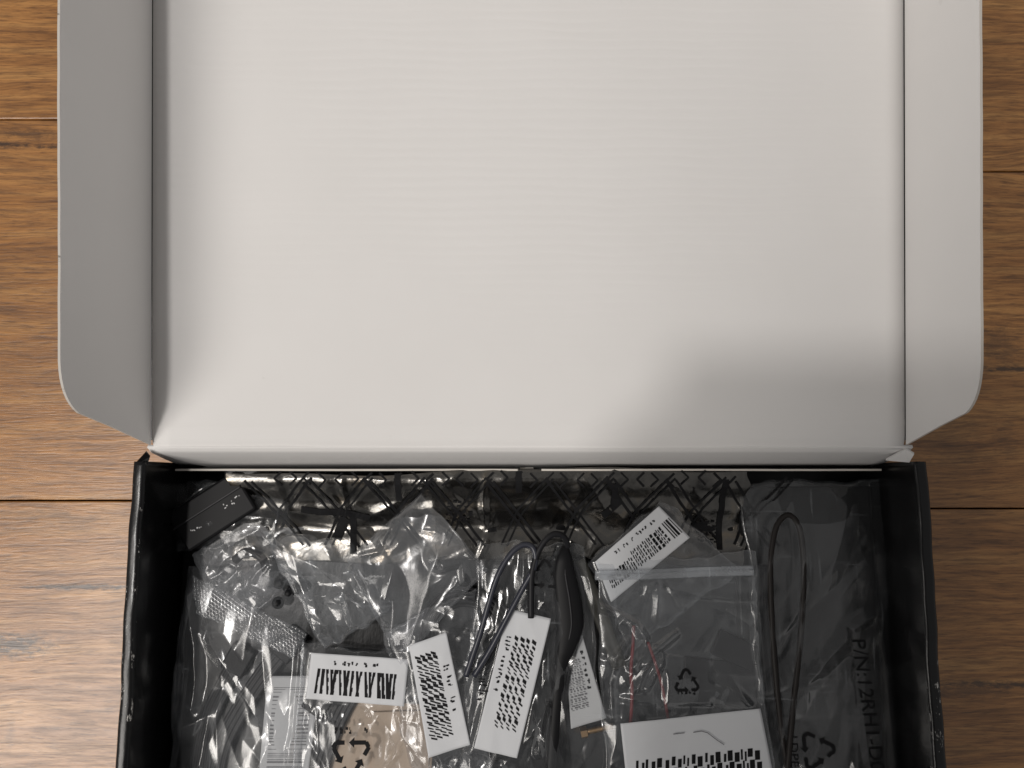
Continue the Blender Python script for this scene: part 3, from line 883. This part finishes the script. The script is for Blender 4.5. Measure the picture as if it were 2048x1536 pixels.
# --- gathered bag end
bag("crumpled milky bag end gathered above the cable bag", [(378, 1110), (500, 1048), (600, 1150), (480, 1250)], 0.0262, (110, 100), 36, 'film', ridges=26, amp=(0.0006, 0.0022), wid=(0.004, 0.010), puff=0.005, low=0.0015, bottom=0.0235,
    folds=[([(420, 1162), (452, 1145), (476, 1124)], .0026, .0038), ([(496, 1132), (512, 1165), (528, 1186)], .0030, .0040), ([(440, 1172), (476, 1190), (506, 1224)], .0022, .0035), ([(470, 1090), (500, 1075), (520, 1095)], .0018, .004)])
bag("twisted milky clear bag between the cable bag and diamond-shaped bag", [(520, 1062), (690, 1082), (778, 1225), (650, 1300)], 0.0255, (120, 120), 37, 'film_milky', ridges=26, amp=(0.0006, 0.0024), wid=(0.004, 0.010), length=(0.010, 0.04), puff=0.005, ang=R(-50), low=0.001,
    folds=[([(712, 1140), (728, 1172), (756, 1206), (768, 1236)], .0034, .0042), ([(640, 1190), (690, 1180), (742, 1222)], .002, .005), ([(700, 1196), (712, 1240), (730, 1285)], .0026, .0035), ([(560, 1090), (640, 1130), (700, 1160)], .002, .006), ([(640, 1260), (600, 1230)], .002, .004)])
# --- diamond bag
bag("clear empty bag corner turned up like a diamond over the silver lattice", [(842, 986), (976, 1138), (800, 1330), (692, 1118)], 0.0275, (130, 150), 41, 'film', ridges=12, amp=(0.0006, 0.0028), wid=(0.005, 0.013), length=(0.012, 0.05), puff=0.004, wob=0.0003, low=0.0030, bottom=0.022,
    folds=[([(872, 1030), (874, 1090), (880, 1112)], .0042, .0085), ([(880, 1112), (930, 1102), (968, 1132)], .0036, .0075), ([(780, 1062), (745, 1110)], .0022, .004), ([(838, 1000), (800, 1100), (770, 1220)], .0020, .007), ([(890, 1130), (925, 1122), (930, 1160)], .0024, .0032)])

# --- bag with the small barcode label and recycling mark
card = empty("paper_card"); tag(card, "tan folded paper card inside the clear bag with the triangular mark", "card")
link("card", box_mesh((W(755, 1530, .018).x, W(755, 1530, .018).y, 0.0178), (0.050, 0.056, 0.0016), R(-3), 0.0004), M['tan'], card)
link("fold", box_mesh((W(800, 1500, .02).x, W(800, 1500, .02).y, 0.0192), (0.026, 0.034, 0.0012), R(2), 0.0004), M['tan'], card)
l1 = [(624, 1304), (818, 1318), (809, 1411), (613, 1396)]
e, s = bag("clear bag over tan card carrying the small wide barcode label", [(604, 1288), (838, 1300), (880, 1620), (596, 1620)], 0.0245, (170, 190), 43, 'film', ridges=64, amp=(0.0006, 0.0024), wid=(0.0022, 0.007), length=(0.010, 0.045), puff=0.003, ang=R(88), flats=[l1, [(655, 1445), (755, 1445), (745, 1560), (660, 1560)]])
o, mp = decal_label(s, l1, 0.027, parent=e, n=(40, 26), seed=1)
pr = Print(); glyphs(pr, mp, 0.24, 0.13, 0.72, 0.24, 11, 4)
rg = random.Random(12); u = 0.085
slants = [-.01, 0.0, 0.03, 0.03, -0.02, 0.03, 0.035, -0.02, 0.0, 0.03, -0.025, 0.03, 0.03, -0.02, 0.025, 0.03, 0.03, 0.0, 0.0]
for k, sl in enumerate(slants):
    w_ = rg.uniform(0.020, 0.034)
    for j in range(6):
        a = 0.33 + 0.54 * j / 6; b = 0.33 + 0.54 * (j + 1) / 6
        w2 = w_ * (0.75 + 0.5 * rg.random())
        pr.quad([mp(u + sl * j / 6, a), mp(u + w2 + sl * j / 6, a), mp(u + w2 + sl * (j + 1) / 6, b), mp(u + sl * (j + 1) / 6, b)])
    u += 0.0435
pr.build("printed_barcode", M['ink'], o)
pr = Print(); zf = lambda x, y: s.top(x, y) + 0.0005
p = W(704, 1506, 0.027); recycle_mark(pr, p, 0.0105, math.pi, zf, 0.0019)
pp = W(700, 1455, 0.027); 
def mpx(u, v, up=0): q = W(670 + u * 70, 1450 + v * 18, 0.027); return (q.x, q.y, s.top(q.x, q.y) + 0.0005)
pr.build("printed_recycling_mark", M['ink'], e); pr = Print(); glyphs(pr, mpx, 0, 0, 1, 1, 7, 9)
pr.build("printed_text", M['ink'], e)

# --- coiled cable
e = empty("coiled_cable"); tag(e, "black cable coiled in tight rings beside the cable loops", "cable")
P = []
for k in range(5 * 26):
    t = k / 26; a = t * 2 * math.pi + 1.0; r_ = (58 + 8.2 * t); P.append(W(930 + r_ * math.cos(a) * 0.95, 1268 - r_ * math.sin(a), 0.0195 + 0.0006 * math.sin(3 * a + t)))
link("coil", sweep(P, circle(0.00095, 8)), M['cable'], e, True)
# --- bag with the tall tilted label
l2 = [(818, 1290), (893, 1264), (941, 1488), (858, 1514)]
e, s = bag("clear bag around the coiled cable with a tall tilted barcode label", [(770, 1262), (955, 1172), (985, 1620), (835, 1620)], 0.0250, (130, 190), 47, 'film', ridges=56, amp=(0.0006, 0.0022), wid=(0.0022, 0.007), length=(0.006, 0.03), puff=0.004, flats=[l2], bottom=0.0185)
o, mp = decal_label(s, l2, 0.029, parent=e, seed=2)
pr = Print(); barcode(pr, mp, 0.10, 0.11, 0.66, 0.88, 7, 30, 'v', hatch=4, slant=0.034, duty=(0.75, 1.0)); glyphs(pr, mp, 0.74, 0.26, 0.90, 0.72, 13, 5, 'v')
pr.build("printed_barcode", M['ink'], o)

# --- antenna with cable loops
e = empty("antenna"); tag(e, "black tapered antenna with thin cable loops in the middle of tray", "antenna")
pod = [(1131, 1092), (1128, 1112), (1128, 1150), (1136, 1200), (1140, 1250), (1132, 1290), (1122, 1330), (1112, 1420), (1098, 1600)]
wid = [0.003, 0.0075, 0.0112, 0.0130, 0.0128, 0.0100, 0.0060, 0.0056, 0.0054]
P = catmull([W(a, b, 0.0260) for a, b in pod], 8)
def podprof(t):
    x = t * (len(wid) - 1); i = min(int(x), len(wid) - 2); w_ = wid[i] + (wid[i + 1] - wid[i]) * (x - i); h_ = min(0.0042, 0.36 * w_ + 0.0012)
    return [(w_ / 2 * math.copysign(abs(math.cos(2 * math.pi * k / 16)) ** 0.6, math.cos(2 * math.pi * k / 16)), h_ * math.copysign(abs(math.sin(2 * math.pi * k / 16)) ** 0.6, math.sin(2 * math.pi * k / 16))) for k in range(16)]
link("antenna_body", sweep(P, podprof), M['plastic'], e, True)
tube("seam", [(1131, 1112), (1131, 1150), (1139, 1200), (1143, 1250), (1135, 1290)], 0.0005, 'ribbon', e, zs=[.0285, .0300, .0302, .0302, .0295])
for (a, b) in ((1124, 1335), (1114, 1420)):
    q = W(a, b, 0.0272); link("strain_relief", box_mesh((q.x, q.y, 0.0262), (0.0068, 0.0042, 0.0052), R(8), 0.0006), M['cable'], e)
tube("second_lead", [(1146, 1120), (1162, 1170), (1166, 1230), (1152, 1290), (1134, 1360), (1122, 1460), (1110, 1600)], 0.0012, 'cable', e, zs=[.0245] * 7)
tube("cable_loop", [(932, 1352), (946, 1310), (962, 1262), (976, 1212), (992, 1160), (1014, 1118), (1040, 1092), (1062, 1092), (1071, 1112), (1066, 1140), (1046, 1176), (1014, 1236), (980, 1300), (948, 1352)], 0.00135, 'cable_blue', e,
     zs=[.0305, .0315, .032, .0325, .033, .033, .033, .033, .033, .0325, .032, .032, .0315, .0305])
tube("cable_loop", [(1062, 1236), (1062, 1190), (1064, 1146), (1078, 1100), (1100, 1072), (1122, 1070), (1134, 1086), (1131, 1104)], 0.00145, 'cable', e,
     zs=[.032, .032, .0325, .033, .033, .0315, .0285, .025])
l4 = [(1128, 1262), (1162, 1262), (1213, 1436), (1142, 1458)]
sl = empty("paper_slip"); tag(sl, "small barcode slip tilted beside the black antenna, under film", "paper slip")
o, mp = decal_label(None, l4, 0.0235, m='backing', parent=sl, name="slip", n=(20, 40))
pr = Print(); barcode(pr, mp, 0.05, 0.30, 0.62, 0.84, 17, 34, 'v', hatch=5, slant=0.01); pr.build("printed_barcode", M['ink_soft'], o)
pr = Print(); glyphs(pr, mp, 0.66, 0.22, 0.84, 0.66, 7, 15, 'v'); pr.build("printed_text", M['ink'], o)
e2 = empty("brass_standoff"); tag(e2, "short brass standoff screw lying below the small slip", "screw")
P = [W(1170, 1464, .0205), W(1226, 1452, .0205)]
link("shaft", sweep([P[0].lerp(P[1], t / 6) for t in range(7)], circle(0.0014, 10)), M['brass'], e2, True)
link("head", sweep([P[0] - (P[1] - P[0]).normalized() * 0.002, P[0] + (P[1] - P[0]).normalized() * 0.001], circle(0.0026, 6)), M['brass'], e2)
l3 = [(1017, 1216), (1103, 1237), (1033, 1515), (947, 1494)]
l3 = [(1017, 1216), (1103, 1236), (1036, 1516), (990, 1503)]
l3 = [(1016, 1217), (1102, 1237), (1034, 1516), (948, 1496)]
e, s = bag("clear bag around the antenna with a tall barcode label", [(958, 1082), (1170, 1090), (1228, 1620), (908, 1620)], 0.0262, (170, 230), 53, 'film_thin', ridges=44, amp=(0.0006, 0.0022), wid=(0.0026, 0.008), length=(0.010, 0.05), puff=0.003, flats=[l3, [(1055, 1110), (1125, 1110), (1125, 1185), (1055, 1185)]],
           folds=[([(1175, 1150), (1200, 1230), (1212, 1330), (1216, 1450)], .0026, .0034), ([(1075, 1500), (1082, 1440), (1090, 1400)], .0024, .003), ([(985, 1160), (1010, 1120)], .0018, .006)], ang=R(84), bottom=0.0185)
o, mp = decal_label(s, l3, 0.030, parent=e, seed=3)
pr = Print(); barcode(pr, mp, 0.30, 0.17, 0.84, 0.84, 27, 30, 'v', hatch=4, slant=0.024, duty=(0.5, 0.8)); glyphs(pr, mp, 0.10, 0.18, 0.24, 0.62, 15, 6, 'v')
pr.build("printed_barcode", M['ink'], o)
pr = Print(); zf = lambda x, y: s.top(x, y) + 0.0005
recycle_mark(pr, W(1088, 1152, 0.029), 0.0085, R(-6), zf, 0.0013)
pr.build("printed_recycling_mark", M['ink'], e); pr = Print()
def mpy(u, v, up=0): q = W(955 + u * 22, 1356 + v * 46, 0.0295); return (q.x, q.y, s.top(q.x, q.y) + 0.0005)
glyphs(pr, mpy, 0, 0, 1, 1, 8, 19, 'v')
pr.build("printed_text", M['ink'], e)

e = empty("flat_strap"); tag(e, "olive grey flat plastic strap slanting beside the antenna", "strap")
ribbon("strap", [(1156, 1122), (1180, 1180), (1208, 1250), (1240, 1336)], 0.0070, 0.0215, None, 2, 'strap', e)
# --- diagonal bag with its own label, tucked under the zip bag
l5 = [(1190, 1124), (1318, 1012), (1380, 1075), (1222, 1204)]
e, s = bag("clear bag with slanting barcode label, tucked under the zip bag", [(1176, 1126), (1328, 996), (1480, 1140), (1262, 1300)], 0.0215, (120, 130), 61, 'film_soft', ridges=34, amp=(0.0004, 0.0018), puff=0.0025, flats=[l5], bottom=0.016)
o, mp = decal_label(s, l5, 0.024, parent=e, seed=4, n=(40, 26))
pr = Print()
barcode(pr, mp, 0.88, 0.34, 0.985, 0.80, 3, 5, 'u'); barcode(pr, mp, 0.42, 0.36, 0.86, 0.80, 31, 18, 'u', hatch=4, slant=-0.01, duty=(0.6, 0.95)); barcode(pr, mp, 0.07, 0.45, 0.40, 0.80, 32, 14, 'u', hatch=3, slant=-0.01, duty=(0.6, 0.95))
glyphs(pr, mp, 0.26, 0.11, 0.86, 0.22, 15, 44)
pr.build("printed_barcode", M['ink'], o)

# --- zip bag
e2 = empty("twin_wire"); tag(e2, "thin dark red twin wire inside the zip bag", "wire")
tube("wire", [(1268, 1238), (1266, 1290), (1262, 1340), (1264, 1390), (1260, 1470)], 0.0008, 'red', e2, zs=[.021, .0215, .022, .022, .0205])
tube("wire", [(1296, 1284), (1312, 1330), (1326, 1380), (1340, 1460)], 0.0007, 'red', e2, zs=[.0205, .021, .021, .0205])
link("plug", box_mesh((W(1268, 1240, .02).x, W(1268, 1240, .02).y, .0208), (.003, .0045, .0025), R(5), .0004), M['plastic'], e2)
e2 = empty("cable_bracket"); tag(e2, "dark flat bracket lying inside the zip bag behind its label", "bracket")
link("plate", box_mesh((W(1440, 1365, .0185).x, W(1440, 1365, .0185).y, .0182), (.034, .020, .0016), R(-6), .0004), M['ribbon'], e2)
link("tab", box_mesh((W(1470, 1300, .0185).x, W(1470, 1300, .0185).y, .0190), (.020, .012, .0016), R(-24), .0004), M['ribbon'], e2)
l6 = [(1241, 1448), (1522, 1418), (1560, 1610), (1262, 1640)]
e, s = bag("clear zip bag with a large barcode label and red wire inside", [(1188, 1124), (1508, 1104), (1556, 1660), (1222, 1660)], 0.0235, (180, 260), 67, 'film_zip', ridges=48, amp=(0.0005, 0.0026), wid=(0.002, 0.008), length=(0.006, 0.04), puff=0.004, flats=[l6, [(1335, 1318), (1408, 1318), (1408, 1395), (1335, 1395)]],
           folds=[([(1200, 1212), (1240, 1230), (1270, 1246), (1288, 1275), (1284, 1305), (1262, 1328)], .0030, .0034), ([(1252, 1278), (1230, 1310), (1219, 1360), (1222, 1430)], .0030, .0036), ([(1300, 1296), (1282, 1340), (1272, 1372)], .0028, .0036), ([(1320, 1310), (1310, 1335), (1290, 1372)], .0024, .0030), ([(1345, 1262), (1310, 1290)], .0026, .0036)], low=0.0008, bottom=0.0175)
for dy, r_ in ((0, 0.0011), (9, 0.0007)):
    pts = [(1192, 1156 - dy), (1300, 1154 - dy), (1400, 1149 - dy), (1511, 1146 - dy)]
    P = [W(a, b, 0.0295) for a, b in pts]
    P = catmull(P, 12)
    for q in P: q.z = s.top(q.x, q.y) + 0.0004
    zz = [q.z for q in P]
    for i in range(len(P)): P[i].z = max(zz[max(0, i - 4):i + 5])
    link("zip_strip", sweep(P, circle(r_, 8, 1.4)), M['ribs'], e, True)
o, mp = decal_label(s, l6, 0.028, parent=e, seed=5, n=(50, 40))
pr = Print(); barcode(pr, mp, 0.08, 0.40, 0.94, 0.75, 51, 30, 'u', hatch=3, slant=-0.012, duty=(0.7, 0.98))
pr.build("printed_barcode", M['ink'], o)
pr = Print()
for (a, b) in (((.36, .165), (.44, .165)), ((.50, .17), (.56, .165)), ((.56, .165), (.60, .19)), ((.60, .19), (.66, .28)), ((.66, .28), (.70, .33))):
    A, B = mp(*a), mp(*b); pr.line([A[:2], B[:2]], 0.00035, lambda x, y: s.top(x, y) + 0.0008)
pr.build("pen_scratch", M['ink_soft'], o)
pr = Print(); zf = lambda x, y: s.top(x, y) + 0.0005
recycle_mark(pr, W(1371, 1362, 0.0275), 0.0068, R(3), zf, 0.0013)
pr.build("printed_recycling_mark", M['ink'], e); pr = Print()
def mpz(u, v, up=0): q = W(1352 + u * 38, 1378 + v * 10, 0.0275); return (q.x, q.y, s.top(q.x, q.y) + 0.0005)
glyphs(pr, mpz, 0, 0, 1, 1, 5, 29)
pr.build("printed_text", M['ink'], e)

# --- right bag with black cable loop
e2 = empty("power_cable"); tag(e2, "black cable bent in a long narrow loop inside the right-hand bag", "cable")
tube("cable", [(1592, 1640), (1572, 1520), (1556, 1400), (1546, 1280), (1541, 1180), (1542, 1110), (1553, 1052), (1576, 1030), (1598, 1054), (1607, 1120), (1606, 1200), (1600, 1290), (1590, 1380), (1580, 1480), (1570, 1600)], 0.0014, 'loop', e2,
     zs=[.0258, .0258, .0258, .0258, .0258, .0255, .0252, .0250, .0252, .0255, .0258, .0260, .0264, .0278, .0285])
ribbon("gap_shade", [(1530, 1130), (1532, 1220), (1540, 1320), (1552, 1440), (1565, 1600)], 0.0075, 0.0185, None, 3, 'cable', e2)  # dark strip standing in for the shade in the gap beside the loop
e, s = bag("long clear bag with printed part number beside the right tray wall", [(1480, 966), (1762, 957), (1812, 1680), (1536, 1680)], 0.0235, (140, 280), 71, 'film_thin', ridges=42, amp=(0.0005, 0.0024), wid=(0.0025, 0.010), length=(0.012, 0.05), puff=0.0035, ang=R(70), low=0.0008, bottom=0.0165, flats=[[(1700, 1262), (1752, 1262), (1800, 1680), (1730, 1680)], [(1570, 1440), (1680, 1440), (1680, 1570), (1580, 1570)]])
pr = Print(); zf = lambda x, y: s.top(x, y) + 0.0005
def mpt(x, y):                       # text reads downward along the bag
    a = x; q = W(1706 + 44 * (1 - y / 0.72) * 0.72 + a * 17.0, 1276 + a * 92.0, 0.027); return (q.x, q.y, s.top(q.x, q.y) + 0.0005)
def mpt(x, y):
    px_ = 1702 + y * 36 / 0.72 + x * 8.2; py_ = 1276 + x * 54; q = W(px_, py_, 0.027); return (q.x, q.y, s.top(q.x, q.y) + 0.0005)
text_print(pr, "P/N:12RH1-D07", 0.80, mpt)
def mpu(x, y):
    q = W(1578 + y * 30 + x * 2, 1470 + x * 36, 0.027); return (q.x, q.y, s.top(q.x, q.y) + 0.0005)
text_print(pr, "LDPE", 0.8, mpu)
recycle_mark(pr, W(1632, 1500, 0.027), 0.0100, R(-86), zf, 0.0016)
pr.build("printed_text", M['ink'], e)

# ---------------------------------------------------------------- the photographer and phone (outside the frame, they cast the soft shadow)
ph = empty("smartphone"); tag(ph, "dark smartphone held level above the open box", "phone")
PC = Vector((-0.012, -0.055, 0.437))
link("body", box_mesh(PC, (0.178, 0.084, 0.008), 0, 0.003, 3), M['plastic'], ph)
link("camera_bump", box_mesh((PC.x - 0.045, PC.y + 0.02, PC.z - 0.0045), (0.036, 0.034, 0.003), 0, 0.001), M['plastic'], ph)

def skin(name, nodes, edges, mats, parent=None):
    me = bpy.data.meshes.new(name); names = list(nodes)
    me.from_pydata([nodes[k][0] for k in names], [(names.index(a), names.index(b)) for a, b in edges], [])
    o = link(name, me, mats, parent)
    bpy.context.view_layer.objects.active = o
    md = o.modifiers.new("skin", 'SKIN'); md.use_smooth_shade = True
    for i, k in enumerate(names):
        r_ = nodes[k][1]; sv = me.skin_vertices[0].data[i]
        sv.radius = r_ if isinstance(r_, tuple) else (r_, r_); sv.use_root = (i == 0)
    sd = o.modifiers.new("sub", 'SUBSURF'); sd.levels = 1; sd.render_levels = 1
    return o
M['skin'] = simple("skin", (0.50, 0.31, 0.22), 0.5, 0.4); M['cloth'] = simple("dark_cloth", (0.03, 0.032, 0.04), 0.9, 0.2)
nd = {'pelvis': ((0.0, -0.88, 0.28), .14), 'belly': ((0.0, -0.74, 0.42), .135), 'chest': ((-0.09, -0.50, 0.56), .15), 'neck0': ((-0.12, -0.34, 0.60), .065),
      'neck': ((-0.14, -0.25, 0.61), .052), 'head': ((-0.14, -0.155, 0.62), .085), 'crown': ((-0.14, -0.13, 0.68), .07)}
ed = [('pelvis', 'belly'), ('belly', 'chest'), ('chest', 'neck0'), ('neck0', 'neck'), ('neck', 'head'), ('head', 'crown')]
for s_, nm in ((-1, 'l'), (1, 'r')):
    hx = -0.094 if s_ < 0 else 0.070; hy = 0.014 if s_ < 0 else 0.0                       # the two ends of the phone
    nd.update({nm + 'sh': ((-0.08 + s_ * .19, -0.46, 0.57), .062), nm + 'el': ((-0.08 + s_ * .135, -0.33, 0.45), .046), nm + 'fa': ((hx - 0.012 * s_, -0.22, 0.435), .042),
               nm + 'wr': ((hx, -0.125 + hy, 0.428), .029), nm + 'pa': ((hx - (.010 if s_ < 0 else 0), -0.085 + hy, 0.426), (.026, .016)),
               nm + 'hip': ((0.0 + s_ * .11, -0.84, 0.24), .095), nm + 'kn': ((0.0 + s_ * .16, -0.50, 0.075), .062), nm + 'an': ((0.0 + s_ * .14, -0.93, 0.045), .042), nm + 'to': ((0.0 + s_ * .14, -1.02, 0.028), .026)})
    ed += [('chest', nm + 'sh'), (nm + 'sh', nm + 'el'), (nm + 'el', nm + 'fa'), (nm + 'fa', nm + 'wr'), (nm + 'wr', nm + 'pa'), ('pelvis', nm + 'hip'), (nm + 'hip', nm + 'kn'), (nm + 'kn', nm + 'an'), (nm + 'an', nm + 'to')]
    for k, (dx, dy, ln) in enumerate(((-.021, .020, .9), (-.007, .026, 1.0), (.007, .025, .96), (.020, .018, .8))):
        a = (hx + s_ * dx, -0.068 + hy + dy * 0.25, 0.4225); b = (hx + s_ * dx * 1.1 - s_ * .014, -0.068 + hy + dy, 0.4215); c = (hx + s_ * dx * 1.1 - s_ * .030 * ln, -0.062 + hy + dy, 0.4225)
        for q, (pt, r_) in enumerate(((a, .0088), (b, .0082), (c, .0075))): nd[f'{nm}f{k}{q}'] = (pt, r_)
        ed += [(nm + 'pa', f'{nm}f{k}0'), (f'{nm}f{k}0', f'{nm}f{k}1'), (f'{nm}f{k}1', f'{nm}f{k}2')]
    nd[nm + 't0'] = ((hx - s_ * .022, -0.085 + hy, 0.438), .0105); nd[nm + 't1'] = ((hx - s_ * .034, -0.066 + hy, 0.449), .0092); ed += [(nm + 'pa', nm + 't0'), (nm + 't0', nm + 't1')]
person = skin("person", nd, ed, [M['cloth']]); tag(person, "person in dark clothes kneeling before the box, holding a phone level above it", "person")
